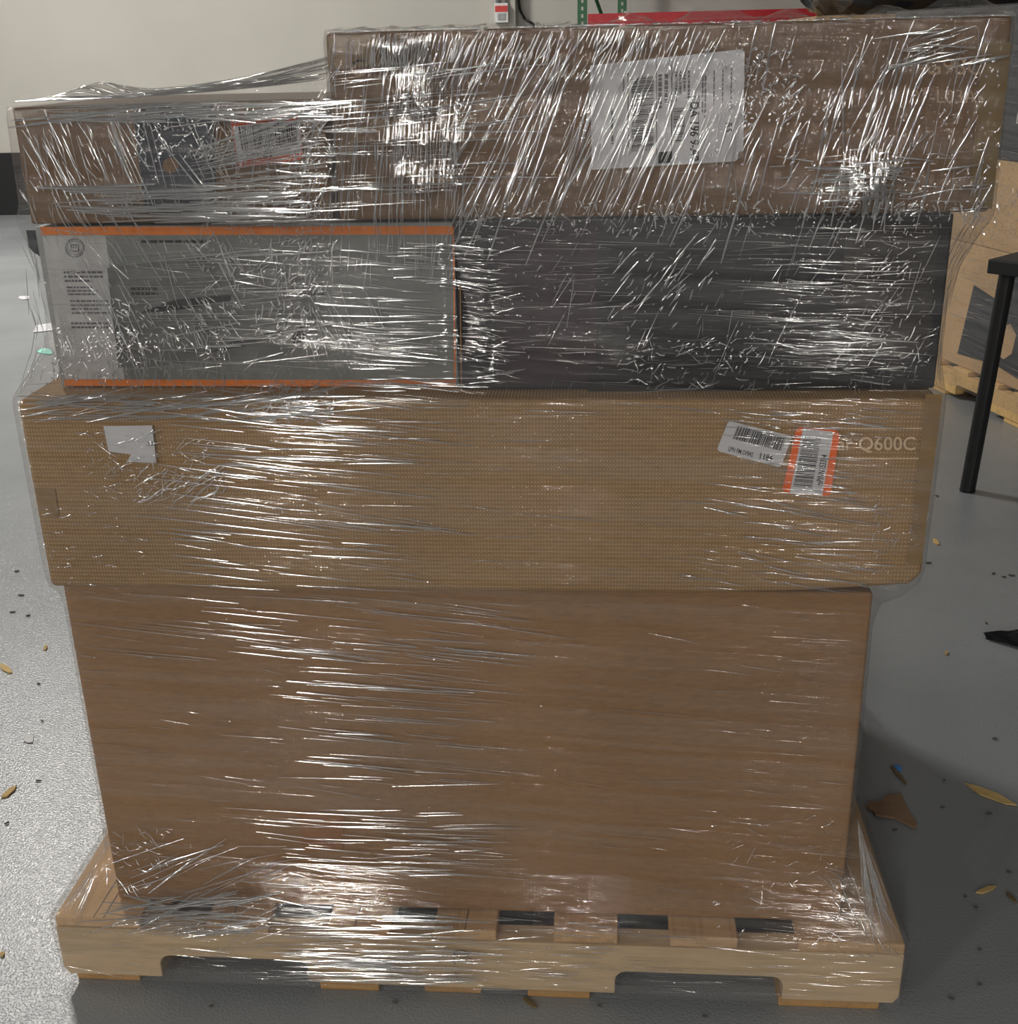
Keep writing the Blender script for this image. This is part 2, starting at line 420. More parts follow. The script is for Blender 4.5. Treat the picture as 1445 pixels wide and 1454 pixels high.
def greek(rows, seed, u0, u1, v0, v1, fill=0.5):
    """rows of illegibly small print as broken dashes"""
    r = random.Random(seed); out = []
    for i in range(rows):
        va = v0 + (v1 - v0) * i / rows; vb = va + (v1 - v0) / rows * fill
        u = u0; e = u1 - r.uniform(0, 0.35) * (u1 - u0)
        while u < e:
            w = r.uniform(0.05, 0.16) * (u1 - u0); out.append((u, min(u + w, e), va, vb)); u += w + 0.025 * (u1 - u0)
    return out
def text(name, s, px, py, size_px, deg, y, mat, parent, bold=0.0, th=0.0003, squeeze=1.0):
    """lettering whose baseline starts at the photo position; size is the em in photo pixels"""
    cu = bpy.data.curves.new('lettering', 'FONT'); cu.body = s; cu.size = 1.0; cu.offset = bold
    cu.resolution_u = 3; cu.fill_mode = 'BOTH'
    to = bpy.data.objects.new('lettering', cu); link(to)
    dg = bpy.context.evaluated_depsgraph_get(); me = bpy.data.meshes.new_from_object(to.evaluated_get(dg))
    bpy.data.objects.remove(to); bpy.data.curves.remove(cu)
    x0, z0 = face(px, py, y); xa, za = face(px + 10, py, y); xb, zb = face(px, py - 10, y)
    ux, uz = (xa - x0) / 10, (za - z0) / 10; vx, vz = (xb - x0) / 10, (zb - z0) / 10
    c, sn = math.cos(math.radians(deg)), math.sin(math.radians(deg))
    for v in me.vertices:
        a, b = v.co.x * size_px * squeeze, v.co.y * size_px
        p, q = a * c - b * sn, a * sn + b * c
        v.co = (x0 + p * ux + q * vx, y - th, z0 + p * uz + q * vz)
    me.materials.append(mat)
    o = bpy.data.objects.new(name, me); link(o)
    if parent: o.parent = parent; o.matrix_parent_inverse = parent.matrix_world.inverted()
    return o

YB = 0.042
big = carton('large plain brown cardboard box standing directly on the pallet', .082, 1.137, YB, .95, ZT + .001, .641, M['kraft_big'], 0.0015, 1)
yb = YB - 0.0022
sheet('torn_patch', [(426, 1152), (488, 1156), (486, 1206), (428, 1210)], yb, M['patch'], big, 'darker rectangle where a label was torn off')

YQ = 0.028
soundbar = carton('long dotted brown box with pale Q600C lettering, second layer of the wrapped stack', .072, 1.190, YQ, .60, .643, .898, M['kraft_dots'], 0.003, 2, 0.007, crush=0.016)
yq = YQ - 0.0036
text('printed_text', 'ar Q600C', 1188, 639, 27, 0, yq, M['print_pale'], soundbar, 0.012)
sheet('rule_line', [(1160, 607.5), (1320, 607), (1320, 609), (1160, 609.5)], yq, M['print_pale'], soundbar)
sheet('rule_line', [(1160, 650), (1316, 650), (1316, 652), (1160, 652)], yq, M['print_pale'], soundbar)
lc = [(1037, 598), (1124, 619), (1107, 663), (1019, 640)]
l1 = sheet('barcode_label', [(1037, 598), (1120, 618), (1124, 621), (1109, 661), (1105, 663), (1021, 641), (1018, 637), (1033, 600)], yq - .0006, M['paper'], soundbar, 'small white barcode label stuck on at a tilt')
quads('barcode', lc, bars(34, 3, 0.14, 0.93, True, 0.09, 0.52), yq - .0012, M['ink'], l1)
text('printed_text', 'LPN PM DF842', 1033, 640, 9.6, -14, yq - .0012, M['ink'], l1, 0.01, squeeze=.60)
text('printed_text', '1186', 1076, 651, 13, -12, yq - .0012, M['ink'], l1, 0.02, squeeze=.8)
oc = [(1132, 606), (1190, 613), (1174, 705), (1112, 700)]
l2 = sheet('orange_label', [(1136, 606), (1186, 611), (1192, 616), (1179, 701), (1173, 704), (1113, 698), (1111, 694), (1130, 610)], yq - .0006, M['orange_label'], soundbar, 'orange and white barcode label')
quads('label_paper', oc, [(0.14, 0.885, 0.01, 0.99)], yq - .0010, M['paper'], l2)
quads('barcode', oc, bars(36, 5, 0.12, 0.90, False, 0.19, 0.62), yq - .0014, M['ink'], l2)
text('printed_text', 'tsPINN153314', 1167, 690, 13, 80, yq - .0014, M['ink'], l2, 0.02, squeeze=0.56)
sheet('paper_scrap', [(147, 605), (216, 604), (222, 657), (180, 656), (186, 645), (154, 641)], yq - .0006, M['paper'], soundbar, 'torn remnant of a white label')
text('printed_text', '52', 209, 633, 9, 0, yq - .0012, M['ink_soft'], soundbar)
sheet('parcel_tape', [(50, 693), (78, 694), (84, 735), (59, 735)], YQ - .0012, M['tape'], soundbar, 'strip of tape round the left end', 0.0003)
sheet('parcel_tape', [(1314, 560), (1338, 560), (1308, 800), (1288, 800)], yq - .0004, M['tape'], soundbar, 'strip of tape down the right end', 0.0003)

# layer three, left: grey printed box with orange edges, turned a little
YG = 0.085
grey = carton('grey printed box with orange edges, left half of the third layer', .105, .6165, YG, .40, .9005, 1.1005, M['grey_print'], 0.0, 3, 0.002)
yg = YG - 0.0006
gc = [(57, 322), (645, 321), (647, 549), (92, 548)]
quads('orange_edge', gc, [(0.0, 1.0, 0.0, 0.052)], yg, M['orange'], grey)
quads('orange_edge', gc, [(0.0, 1.0, 0.960, 1.0)], yg, M['orange'], grey)
quads('orange_edge', gc, [(0.996, 1.0, 0.055, 0.955)], yg, M['orange'], grey)
pn = quads('printed_panel', gc, [(0.002, 0.155, 0.055, 0.957)], yg - .0002, M['grey_panel'], grey)
dv = MB()
for k in range(36):
    q0, q1 = 2 * math.pi * k / 36, 2 * math.pi * (k + 1) / 36
    for ra, rb in ((13.5, 12.2), (10.5, 9.8)):
        flat(dv, px_poly([(106 + r * math.cos(q), 352 + r * math.sin(q)) for q, r in ((q0, ra), (q1, ra), (q1, rb), (q0, rb))], yg - .0008), yg - .0008, 0.0003)
for a in ((101, 347, 111, 348.3), (101, 356, 111, 357.3), (100, 347, 101.3, 357), (111, 347, 112.3, 357), (103.5, 350, 105, 352), (107, 350, 108.5, 352)):
    flat(dv, px_poly([(a[0], a[1]), (a[2], a[1]), (a[2], a[3]), (a[0], a[3])], yg - .0008), yg - .0008, 0.0003)
dv.obj('printed_emblem', M['grey_dark'], pn)
quads('text_lines', gc, greek(3, 1, 0.04, 0.14, 0.28, 0.36) + greek(3, 2, 0.042, 0.14, 0.375, 0.44) + greek(4, 3, 0.046, 0.15, 0.46, 0.56) + greek(2, 4, 0.04, 0.14, 0.60, 0.65), yg - .0008, M['ink_soft'], pn)
quads('printed_panel', gc, [(0.155, 0.995, 0.055, 0.957)], yg - .0002, M['grey_mid'], grey)
pic = MB()
for pts in ([(152, 380), (300, 362), (446, 392), (452, 480), (395, 508), (168, 522)],):
    flat(pic, px_poly(pts, yg - .0006), yg - .0006, 0.0003)
pic = pic.obj('printed_picture', M['grey_pic'], grey)
pk = MB()
for pts in ([(415, 478), (428, 462), (437, 472), (428, 486), (416, 488)], [(300, 500), (330, 485), (400, 468), (404, 474), (340, 492)], [(196, 445), (250, 425), (330, 418), (326, 428), (252, 440)]):
    flat(pk, px_poly(pts, yg - .0011), yg - .0011, 0.0003)
pk.obj('picture_detail', M['jet'], pic)
quads('text_lines', gc, greek(2, 6, 0.20, 0.29, 0.38, 0.44, 0.6) + greek(1, 7, 0.24, 0.42, 0.085, 0.11, 0.7) + greek(3, 8, 0.60, 0.69, 0.30, 0.48, 0.12), yg - .0008, M['jet'], grey)

# layer three, right: black printed box
YK = 0.066
blk = carton('black and plum printed box, right half of the third layer', .6195, 1.190, YK, .60, .9005, 1.105, M['black_print'], 0.0015, 4, 0.003)
yk = YK - 0.0022
kc = [(651, 320), (1340, 302), (1322, 555), (654, 561)]
quads('printed_panel', kc, [(0.075, 0.285, 0.03, 0.93)], yk, M['purple_print'], blk)
quads('printed_panel', kc, [(0.80, 0.99, 0.06, 0.80)], yk, M['olive_print'], blk)
tag(quads('printed_panel', kc, [(0.27, 0.985, 0.86, 0.985)], yk - .0004, M['jet'], blk), 'jet black band along the foot of the box')
quads('printed_edge', kc, [(0.0005, 0.0028, 0.35, 0.97)], yk, M['kraft_big'], blk)

# layer four, left: brown box with navy panel and orange sticker
YL = 0.070
left = carton('smaller brown box with a navy panel, top layer at the left', .109, .477, YL, .42, 1.1055, 1.238, M['kraft_dark'], 0.001, 5, 0.003)
yl = YL - 0.0016
np_ = sheet('printed_panel', [(188, 150), (303, 150), (309, 300), (206, 302)], yl, M['navy'], left, 'navy printed panel')
sheet('printed_band', [(196, 165), (258, 164), (258, 172), (198, 174)], yl - .0006, M['teal'], np_)
text('printed_text', 'manufacturing', 206, 217, 14, 1, yl - .0006, M['ink_soft'], np_)
ds = MB(); flat(ds, px_poly([(242 + 11 * math.cos(q * math.pi / 12), 235 + 11 * math.sin(q * math.pi / 12)) for q in range(24)], yl - .0008), yl - .0008)
tag(ds.obj('round_seal', M['kraft_dark'], np_), 'round brown disc printed on the navy panel')
quads('text_lines', [(188, 150), (303, 150), (309, 300), (206, 302)], greek(2, 12, 0.12, 0.85, 0.60, 0.70, 0.3), yl - .0006, M['ink_soft'], np_)
sc_ = [(327, 171), (425, 162), (430, 226), (338, 238)]
st = sheet('orange_sticker', [(327, 172), (420, 162), (425, 165), (430, 222), (426, 227), (340, 238), (337, 235)], yl - .0005, M['red_label'], left, 'orange and white barcode sticker')
quads('label_paper', sc_, [(0.02, 0.99, 0.13, 0.86)], yl - .0009, M['paper'], st)
quads('barcode', sc_, bars(34, 9, 0.10, 0.95, True, 0.15, 0.66), yl - .0013, M['ink'], st)
text('printed_text', 'tsPINN', 350, 226, 12, 6, yl - .0013, M['ink'], st, 0.02)

# layer four, right: tall brown box with the shipping label
YT = 0.060
tall = carton('long dull brown box with a white shipping label, top of the stack', .4865, 1.226, YT, .60, 1.1065, 1.310, M['kraft_dark'], 0.0015, 6, 0.005)
yt = YT - 0.0022
sheet('parcel_tape', [(463, 52), (538, 47), (540, 92), (466, 100)], yt, M['tape_dark'], tall, 'clear tape at the upper left corner', 0.0003)
sheet('parcel_tape', [(1395, 60), (1436, 60), (1408, 296), (1375, 296)], yt, M['tape_dark'], tall, 'yellowed tape down the right end', 0.0003)
text('printed_text', 'C', 496, 108, 34, 0, yt, M['print_faint'], tall)
text('printed_text', 'G98C', 1312, 106, 34, 0, yt, M['print_faint'], tall)
text('printed_text', '07-L03A', 1292, 146, 27, 0, yt, M['print_faint'], tall)
lcn = [(838, 93), (1057, 70), (1054, 228), (840, 240)]
sl = sheet('shipping_label', [(838, 93), (1053, 70), (1057, 74), (1055, 213), (1048, 216), (1047, 226), (1043, 229), (840, 241)], yt - .0004, M['paper'], tall, 'white shipping label turned on its side')
yp = yt - .0010
quads('barcode', lcn, bars(60, 21, 0.16, 0.86, False, 0.265, 0.41), yp, M['ink'], sl)
quads('barcode', lcn, bars(26, 22, 0.48, 0.80, False, 0.54, 0.615), yp, M['ink'], sl)
quads('rule_line', lcn, [(0.240, 0.246, 0.10, 0.82), (0.427, 0.431, 0.02, 0.95), (0.526, 0.532, 0.02, 0.95), (0.705, 0.709, 0.38, 0.98), (0.62, 0.71, 0.385, 0.39)], yp, M['ink'], sl)
quads('black_square', lcn, [(0.44, 0.527, 0.875, 0.985)], yp, M['jet'], sl)
text('printed_text', 'DA 196 9-A9', 980, 144, 17, -90, yp, M['ink'], sl, 0.028, squeeze=0.93)
text('printed_text', 'RS', 1030, 174, 13, -90, yp, M['ink'], sl, 0.02)
quads('text_lines', lcn, [(v0, v1, u0, u1) for (u0, u1, v0, v1) in
      greek(4, 31, 0.14, 0.42, 0.55, 0.66) + greek(2, 32, 0.15, 0.48, 0.44, 0.52, 0.6) + greek(2, 33, 0.20, 0.62, 0.725, 0.76, 0.6)
      + greek(3, 34, 0.16, 0.55, 0.80, 0.97, 0.14) + greek(1, 35, 0.45, 0.85, 0.13, 0.16) + greek(1, 36, 0.16, 0.34, 0.21, 0.23)], yp, M['ink_soft'], sl)

# ------------------------------------------------------------------ stretch film
KEY = np.array([  # z, left, right, front
    (.016, -.005, 1.224, -.005), (.100, -.007, 1.226, -.007), (.1245, -.007, 1.226, -.007), (.130, -.003, 1.222, -.005),
    (.160, .034, 1.206, .012), (.205, .074, 1.188, .033), (.300, .0765, 1.143, .0365), (.600, .0775, 1.1415, .0365), (.628, .076, 1.149, .034),
    (.645, .068, 1.172, .024), (.662, .067, 1.188, .0205), (.680, .0665, 1.1935, .0205), (.890, .0660, 1.1950, .0205), (.9005, .0665, 1.1950, .0225), (.912, .071, 1.1945, .033),
    (.930, .081, 1.1935, .047), (.950, .092, 1.1935, .055), (.978, .0995, 1.1935, .058), (1.005, .1005, 1.195, .058), (1.046, .099, 1.203, .056), (1.085, .0945, 1.221, .053),
    (1.100, .094, 1.2305, .051), (1.110, .096, 1.2325, .050), (1.130, .1035, 1.2315, .050), (1.225, .1045, 1.231, .0535), (1.2395, .106, 1.2305, .056),
    (1.2415, .4800, 1.2305, .056), (1.250, .4825, 1.2305, .0545), (1.300, .482, 1.2305, .0545), (1.3125, .484, 1.229, .0560)])
def prof(z):
    return tuple(np.interp(z, KEY[:, 0], KEY[:, i]) for i in (1, 2, 3))
def film_front(x, z):
    """depth of the film's front at (x, z)"""
    yf = np.interp(z, KEY[:, 0], KEY[:, 3])
    w = np.clip((z - .905) / .05, 0, 1) * np.clip((1.115 - z) / .03, 0, 1)
    gap = np.clip((.66 - x) / .05, 0, 1)
    out = 0
    for cx, wx, zt, zb, sl in ((.583, .030, 1.272, 1.232, .19), (.592, .036, 1.229, 1.188, .20), (.600, .036, 1.183, 1.142, .20), (.552, .025, 1.312, 1.287, .22), (1.068, .040, 1.175, 1.118, .17)):   # slack pockets that lean outward
        c2 = cx + .010 * np.sin(z * 70 + cx * 9); w2 = wx * (1 + .35 * np.sin(z * 47 + 2))
        zb = zb + .005 * np.sin(x * 160 + cx * 50)
        wx_ = np.exp(-np.abs((x - c2) / (1.35 * w2)) ** 3)
        out = out + wx_ * sl * np.clip(zt - z, 0, zt - zb) * np.clip((z - zb + .012) / .016, 0, 1)
    return yf + w * gap * 0.017 - out
def rowset():
    zs = list(np.unique(np.concatenate([np.linspace(.016, .1245, 16), np.linspace(.1245, .32, 30), np.linspace(.32, .62, 24), np.linspace(.62, .70, 20), np.linspace(.70, .88, 14),
          np.linspace(.88, 1.0, 28), np.linspace(1.0, 1.14, 24), np.linspace(1.14, 1.2395, 22), np.linspace(1.2415, 1.3125, 18)]).round(5)))
    return zs
wr = np.random.RandomState(5)
W_ = [(wr.uniform(6, 40), wr.uniform(-14, 14), wr.uniform(0, 6.28), wr.uniform(.3, 1)) for _ in range(10)]
def film_loop(z, nf=150):
    xl, xr, yf = prof(z)
    r = 0.011; back = 1.019 if z < .13 else max(.955, 1.019 - (z - .13) * 0.9) if z < .2 else .955
    pts = []
    for u in np.linspace(0, 1, nf):
        x = xl + r + (xr - xl - 2 * r) * u
        y = film_front(x, z)
        env = math.sin(math.pi * u) ** .3 * (0.4 if z < .13 or z > .64 and z < .89 else 1.0)
        dy = sum(a * math.sin(fz * z * 2.2 + fx * x + ph) for fz, fx, ph, a in W_) / 10
        pts.append((x, y - env * 0.0016 * (1 + dy), z))
    yR = film_front(xr, z)
    for q in (0.4, 0.8, 1.2, 1.57): pts.append((xr - r + r * math.sin(q), yR + r - r * math.cos(q), z))
    for v in np.linspace(0, 1, 14)[1:]: pts.append((xr, yR + r + (back - yR - 2 * r) * v, z))
    for q in (0.4, 0.8, 1.2, 1.57): pts.append((xr - r + r * math.cos(q), back - r + r * math.sin(q), z))
    for u in np.linspace(1, 0, 20)[1:-1]: pts.append((xl + r + (xr - xl - 2 * r) * u, back, z))
    for q in (1.57, 1.2, .8, .4): pts.append((xl + r - r * math.cos(q), back - r + r * math.sin(q), z))
    yL = film_front(xl, z)
    for v in np.linspace(1, 0, 14): pts.append((xl, yL + r + (back - yL - 2 * r) * v, z))
    for q in (0.4, 0.8, 1.2): pts.append((xl + r - r * math.cos(q), yL + r - r * math.sin(q), z))
    return pts
wrap = thing('stretch_film', 'clear stretch film wound tightly around the stacked boxes and their pallet', 'plastic wrap')
vs = []; fs = []
zs = rowset()
for z in zs: vs += film_loop(z)
L = len(vs) // len(zs)
for i in range(len(zs) - 1):
    for j in range(L):
        k = (j + 1) % L
        fs.append((i * L + j, i * L + k, (i + 1) * L + k, (i + 1) * L + j))
# ragged rim lying on the top of the long box
top = len(vs); cxm, cym = .857, .45
for j in range(L):
    x, y, z = vs[(len(zs) - 1) * L + j]
    inw = 0.05 + 0.03 * math.sin(j * 0.9) + 0.02 * math.sin(j * 2.3 + 1)
    vs.append((x + (cxm - x) * inw, y + (cym - y) * (inw + .05), 1.3145 + 0.002 * math.sin(j * 1.7)))
for j in range(L):
    k = (j + 1) % L; a = (len(zs) - 1) * L
    fs.append((a + j, a + k, top + k, top + j))
me = bpy.data.meshes.new('film_sheet'); me.from_pydata(vs, [], fs); me.update()
me.materials.append(M['film'])
for p in me.polygons: p.use_smooth = True
link(bpy.data.objects.new('film_sheet', me), wrap)

# film stretched from the left box up to the long box
def patch(name, fn, nu, nv, mat, parent, label=None):
    v = []; f = []
    for i in range(nu + 1):
        for j in range(nv + 1): v.append(fn(i / nu, j / nv))
    for i in range(nu):
        for j in range(nv):
            a = i * (nv + 1) + j; f.append((a, a + 1, a + nv + 2, a + nv + 1))
    me = bpy.data.meshes.new(name); me.from_pydata(v, [], f); me.update(); me.materials.append(mat)
    for p in me.polygons: p.use_smooth = True
    o = bpy.data.objects.new(name, me); link(o, parent)
    if label: o['label'] = label
    return o
def tent(u, v):
    x = .110 + .371 * u; y = .062 + .34 * v
    rise = 0.004 + 0.046 * u ** 2.2 * (0.35 + 0.65 * min(1, v * 3)) + 0.008 * math.sin(v * 9 + u * 4) * v * (1 - u) * u * 2
    bump = 0.016 * math.exp(-((u - .11) / .07) ** 2) * math.exp(-((v - .5) / .25) ** 2)
    return (x, y, 1.2405 + rise + bump)
patch('film_tent', tent, 40, 30, M['film'], wrap, 'loose film drawn from the left box up to the long box')
def flap(x0, x1, y, h, seed):
    r = random.Random(seed); ph = [r.uniform(0, 6.28) for _ in range(4)]
    def fn(u, v):
        return (x0 + (x1 - x0) * u + 0.004 * math.sin(9 * v + ph[0]), y + 0.05 * v + 0.006 * math.sin(14 * u + ph[1]),
                1.3138 + h * v * (0.55 + 0.3 * math.sin(7 * u + ph[2]) + 0.15 * math.sin(17 * u + ph[3])) * min(1, 8 * u, 8 * (1 - u)))
    return fn
patch('film_flap', flap(.80, .85, .066, .012, 1), 14, 6, M['film'], wrap)
patch('film_flap', flap(.875, 1.02, .066, .016, 2), 24, 6, M['film'], wrap)
patch('film_flap', flap(1.08, 1.225, .066, .022, 3), 24, 6, M['film'], wrap)

m = MB(); m.prism_xz(px_poly([(39, 326), (59, 326), (62, 366), (50, 358), (43, 350)], .104), .100, .103)
tag(m.obj('film_strip', M['wrap_grey'], wrap), 'dark grey strip caught under the film at the left corner')

# creases: fine raised folds in the film, half-round ridges lying on the sheet
cr = random.Random(11)
CV = []; CFc = []
def crease(pts, w, h):
    """pts (x, z) along the fold, w half width, h height"""
    n = len(pts)
    if n < 2: return
    base = len(CV)
    for i, (x, z) in enumerate(pts):
        x2, z2 = pts[min(i + 1, n - 1)]; x1, z1 = pts[max(i - 1, 0)]
        dx, dz = x2 - x1, z2 - z1; l = math.hypot(dx, dz) or 1e-6
        nx, nz = -dz / l, dx / l
        s = math.sin(math.pi * (0.08 + 0.84 * i / (n - 1))) ** .6
        for a, b in ((-1, 0), (-.55, .8), (0, 1), (.55, .8), (1, 0)):
            xx, zz = x + nx * w * s * a, z + nz * w * s * a
            CV.append((xx, float(film_front(xx, zz)) - 0.0034 - h * s * b, zz))
    for i in range(n - 1):
        for j in range(4):
            a = base + i * 5 + j; CFc.append((a, a + 1, a + 6, a + 5))
def crease3(pts, nrm, w, h):
    """pts in 3-D, nrm the sheet's outward normal"""
    n = len(pts); base = len(CV); nv = Vector(nrm).normalized()
    P = [Vector(p) for p in pts]
    for i in range(n):
        d = (P[min(i + 1, n - 1)] - P[max(i - 1, 0)]).normalized(); sd = nv.cross(d).normalized(); up = d.cross(sd)
        if up.dot(nv) < 0: up = -up
        s = math.sin(math.pi * (0.08 + 0.84 * i / (n - 1))) ** .6
        for a, b in ((-1, 0), (-.55, .8), (0, 1), (.55, .8), (1, 0)):
            CV.append(tuple(P[i] + sd * (w * s * a) + up * (h * s * b + .0005)))
    for i in range(n - 1):
        for j in range(4):
            a = base + i * 5 + j; CFc.append((a, a + 1, a + 6, a + 5))
def inside(x, z):
    if z < .02 or z > 1.309: return False
    xl, xr, _ = prof(z)
    return xl + .006 < x < xr - .006
def strokes(n, px0, py0, px1, py1, ang, sd, lmin, lmax, wmin=.35, wmax=.9, curl=0.0, seg=None, y=.05):
    """n creases in a patch of the front (given by its corners in the photo); ang in degrees, anticlockwise from level"""
    for _ in range(n):
        px = cr.uniform(px0, px1); py = cr.uniform(py0, py1)
        l = lmin * (lmax / lmin) ** (cr.random() ** 1.6)
        a = math.radians(cr.gauss(ang, sd)); k = seg or max(4, min(14, int(l / 9)))
        pts = []; cx = px - math.cos(a) * l / 2; cy = py + math.sin(a) * l / 2; aa = a
        for i in range(k):
            p = face(cx, cy, y)
            if inside(*p): pts.append(p)
            aa += cr.gauss(0, curl * .55); cx += math.cos(aa) * l / (k - 1); cy -= math.sin(aa) * l / (k - 1)
        w = cr.uniform(wmin, wmax) * 0.0012 * (1 + (l > 60) * .3)
        crease(pts, w, w * (0.5 if abs(math.sin(a)) < .5 else 0.34))
# long box, right part: dense slanting pulls
strokes(200, 640, 45, 1010, 110, 68, 7, 12, 60, .4, 1.0)
strokes(190, 650, 90, 1010, 300, 67, 5, 30, 230, .3, .9)
strokes(120, 1000, 60, 1400, 300, 73, 7, 25, 190, .3, .9)
strokes(90, 1060, 90, 1420, 300, 55, 14, 6, 50, .4, .9)
strokes(40, 1100, 210, 1400, 300, 4, 6, 15, 90)
strokes(40, 1180, 225, 1290, 300, 3, 5, 20, 90, .6, 1.3)
strokes(50, 1200, 230, 1270, 300, 86, 4, 20, 70, .5, 1.2)
strokes(26, 1280, 40, 1430, 95, 14, 8, 30, 120, .5, 1.2)
strokes(120, 1020, 70, 1130, 180, 60, 50, 4, 16, .5, 1.0, .5, 5)
strokes(200, 650, 285, 1400, 312, 75, 35, 4, 26, .4, 1.0, .3, 5)
strokes(240, 1000, 60, 1420, 305, 70, 40, 3, 8, .6, 1.1, .3, 4)
# long box, left part: upright pulls crossed by level ones
strokes(190, 465, 60, 660, 310, 86, 4, 25, 200, .25, .65)
strokes(120, 540, 50, 660, 110, 80, 10, 15, 60, .3, .9)
strokes(36, 460, 95, 700, 180, 7, 2, 60, 260, .25, .6)
strokes(38, 460, 180, 720, 300, 2, 2, 40, 200, .25, .7)
# left box
strokes(110, 30, 165, 190, 320, -66, 9, 15, 110, .3, .8)
strokes(60, 180, 160, 330, 310, -62, 12, 15, 120, .25, .6)
strokes(100, 60, 140, 450, 172, 2, 4, 30, 220, .4, 1.2)
strokes(60, 120, 262, 420, 316, 1, 2, 60, 260, .5, 1.5)
strokes(90, 300, 150, 460, 310, 84, 10, 15, 90, .3, .8)
strokes(60, 320, 160, 460, 310, 2, 4, 25, 140, .3, .8)
strokes(160, 190, 150, 350, 230, 30, 50, 4, 18, .5, .9, .5, 5)
strokes(160, 280, 280, 460, 316, 60, 50, 4, 20, .4, .9, .5, 5)
# crumpled seam running down from the step to the second layer
for k in range(420):
    tt = cr.random(); py = 95 + tt * 480; px = 448 - 50 * tt + cr.gauss(0, 13 + 14 * tt)
    strokes(1, px, py, px + 1, py + 1, 80 - 10 * tt, 22, 5, 60 if tt < .4 else 26, .35, .9, .35, 6)
strokes(150, 385, 540, 480, 590, 40, 60, 4, 20, .3, .8, .5, 5)
# grey box
strokes(190, 75, 330, 330, 550, -62, 8, 12, 90, .25, .65)
strokes(260, 150, 430, 330, 545, -60, 25, 4, 22, .4, .9, .4, 5)
strokes(150, 260, 320, 470, 420, 75, 30, 4, 34, .3, .8, .3, 5)
strokes(150, 60, 325, 470, 550, 1, 4, 20, 160, .15, .4)
strokes(26, 250, 350, 420, 520, 4, 5, 50, 180, .4, 1.0)
strokes(90, 500, 350, 648, 548, -3, 3, 40, 170, .4, 1.0)
strokes(40, 460, 320, 640, 400, 86, 6, 15, 80, .3, .7)
strokes(40, 430, 420, 540, 540, -64, 8, 20, 90, .3, .7)
strokes(140, 70, 470, 180, 545, 10, 60, 3, 16, .5, 1.2, .4, 5)
# black box
strokes(240, 655, 320, 1330, 550, 0, 3, 20, 150, .12, .3)
strokes(120, 655, 330, 720, 540, -2, 8, 12, 70, .3, .8)
strokes(80, 760, 320, 1320, 545, 62, 8, 12, 120, .2, .45)
strokes(60, 880, 320, 1010, 440, 50, 10, 8, 50, .4, .9)
strokes(90, 1080, 370, 1270, 540, -2, 4, 20, 120, .3, .8)
strokes(160, 890, 480, 1120, 545, 25, 30, 4, 30, .3, .7, .4, 5)
strokes(170, 660, 320, 1330, 545, 45, 50, 3, 9, .3, .6, .3, 4)
strokes(140, 1200, 330, 1330, 550, 35, 30, 4, 24, .3, .7, .3, 5)
strokes(220, 650, 300, 1340, 330, 60, 50, 3, 12, .4, .9, .3, 4)
# second layer
strokes(120, 60, 552, 460, 585, 2, 6, 30, 180, .35, 1.0)
strokes(70, 300, 555, 640, 650, -4, 2, 40, 220, .25, .8)
strokes(85, 280, 640, 620, 830, -6, 2, 40, 220, .25, .8)
strokes(150, 130, 600, 320, 700, 0, 30, 4, 34, .3, .7, .3, 5)
strokes(70, 210, 650, 340, 700, 32, 12, 8, 46, .3, .7, .3, 5)
strokes(60, 620, 560, 1300, 830, -3, 3, 20, 140, .2, .5)
strokes(44, 1020, 570, 1260, 610, -4, 3, 15, 90, .35, .9)
strokes(60, 960, 690, 1250, 825, -8, 4, 20, 120, .35, .9)
strokes(40, 1060, 600, 1210, 700, -3, 3, 15, 60, .35, .8)
strokes(90, 40, 700, 220, 830, 0, 12, 4, 22, .3, .7, .2, 5)
strokes(60, 1230, 700, 1320, 830, 20, 40, 4, 20, .3, .7, .2, 5)
# large box
strokes(70, 150, 835, 760, 930, -6, 2, 40, 240, .2, .65)
strokes(75, 440, 900, 700, 1110, -4.5, 1.2, 60, 210, .25, .75)
strokes(40, 380, 1100, 700, 1260, -5, 3, 30, 160, .2, .6)
strokes(60, 430, 1140, 700, 1230, -2, 2, 60, 200, .3, .6)
strokes(60, 800, 840, 1220, 1280, -6, 3, 20, 120, .15, .35)
strokes(70, 100, 880, 420, 1250, -4, 4, 15, 90, .2, .45)
strokes(50, 150, 1165, 250, 1240, -15, 30, 6, 40, .35, .8, .3, 6)
strokes(40, 170, 1200, 420, 1290, 18, 6, 40, 170, .35, .8)
strokes(70, 1010, 1150, 1200, 1300, 10, 25, 4, 30, .3, .7, .3, 5)
# skirt over the pallet
strokes(60, 180, 1280, 360, 1320, 2, 5, 40, 160, .5, 1.3, y=.0)
strokes(110, 430, 1300, 660, 1392, -2, 2, 60, 200, .4, 1.2, y=.0)
strokes(90, 100, 1300, 700, 1390, -3, 3, 20, 130, .3, .7, y=.0)
strokes(60, 700, 1300, 860, 1400, -3, 3, 15, 80, .3, .8, y=.0)
strokes(80, 860, 1320, 1260, 1410, -3, 2, 20, 120, .2, .5, y=.0)
strokes(40, 1180, 1250, 1280, 1350, -40, 25, 10, 60, .4, 1.0, y=.0)
# glints along the upper front edge of the long box
for _ in range(260):
    x0 = cr.uniform(.49, 1.215); l = cr.uniform(.002, .012)
    crease3([(x0 + l * k / 4, .0530 + cr.uniform(-.0006, .0006), 1.3105 + cr.uniform(-.0006, .0008)) for k in range(5)], (0, -1, .55), cr.uniform(.0006, .0013), .0006)
strokes(150, 560, 95, 650, 270, 87, 3, 20, 90, .2, .5)
strokes(90, 520, 48, 610, 100, 82, 10, 20, 50, .2, .55)
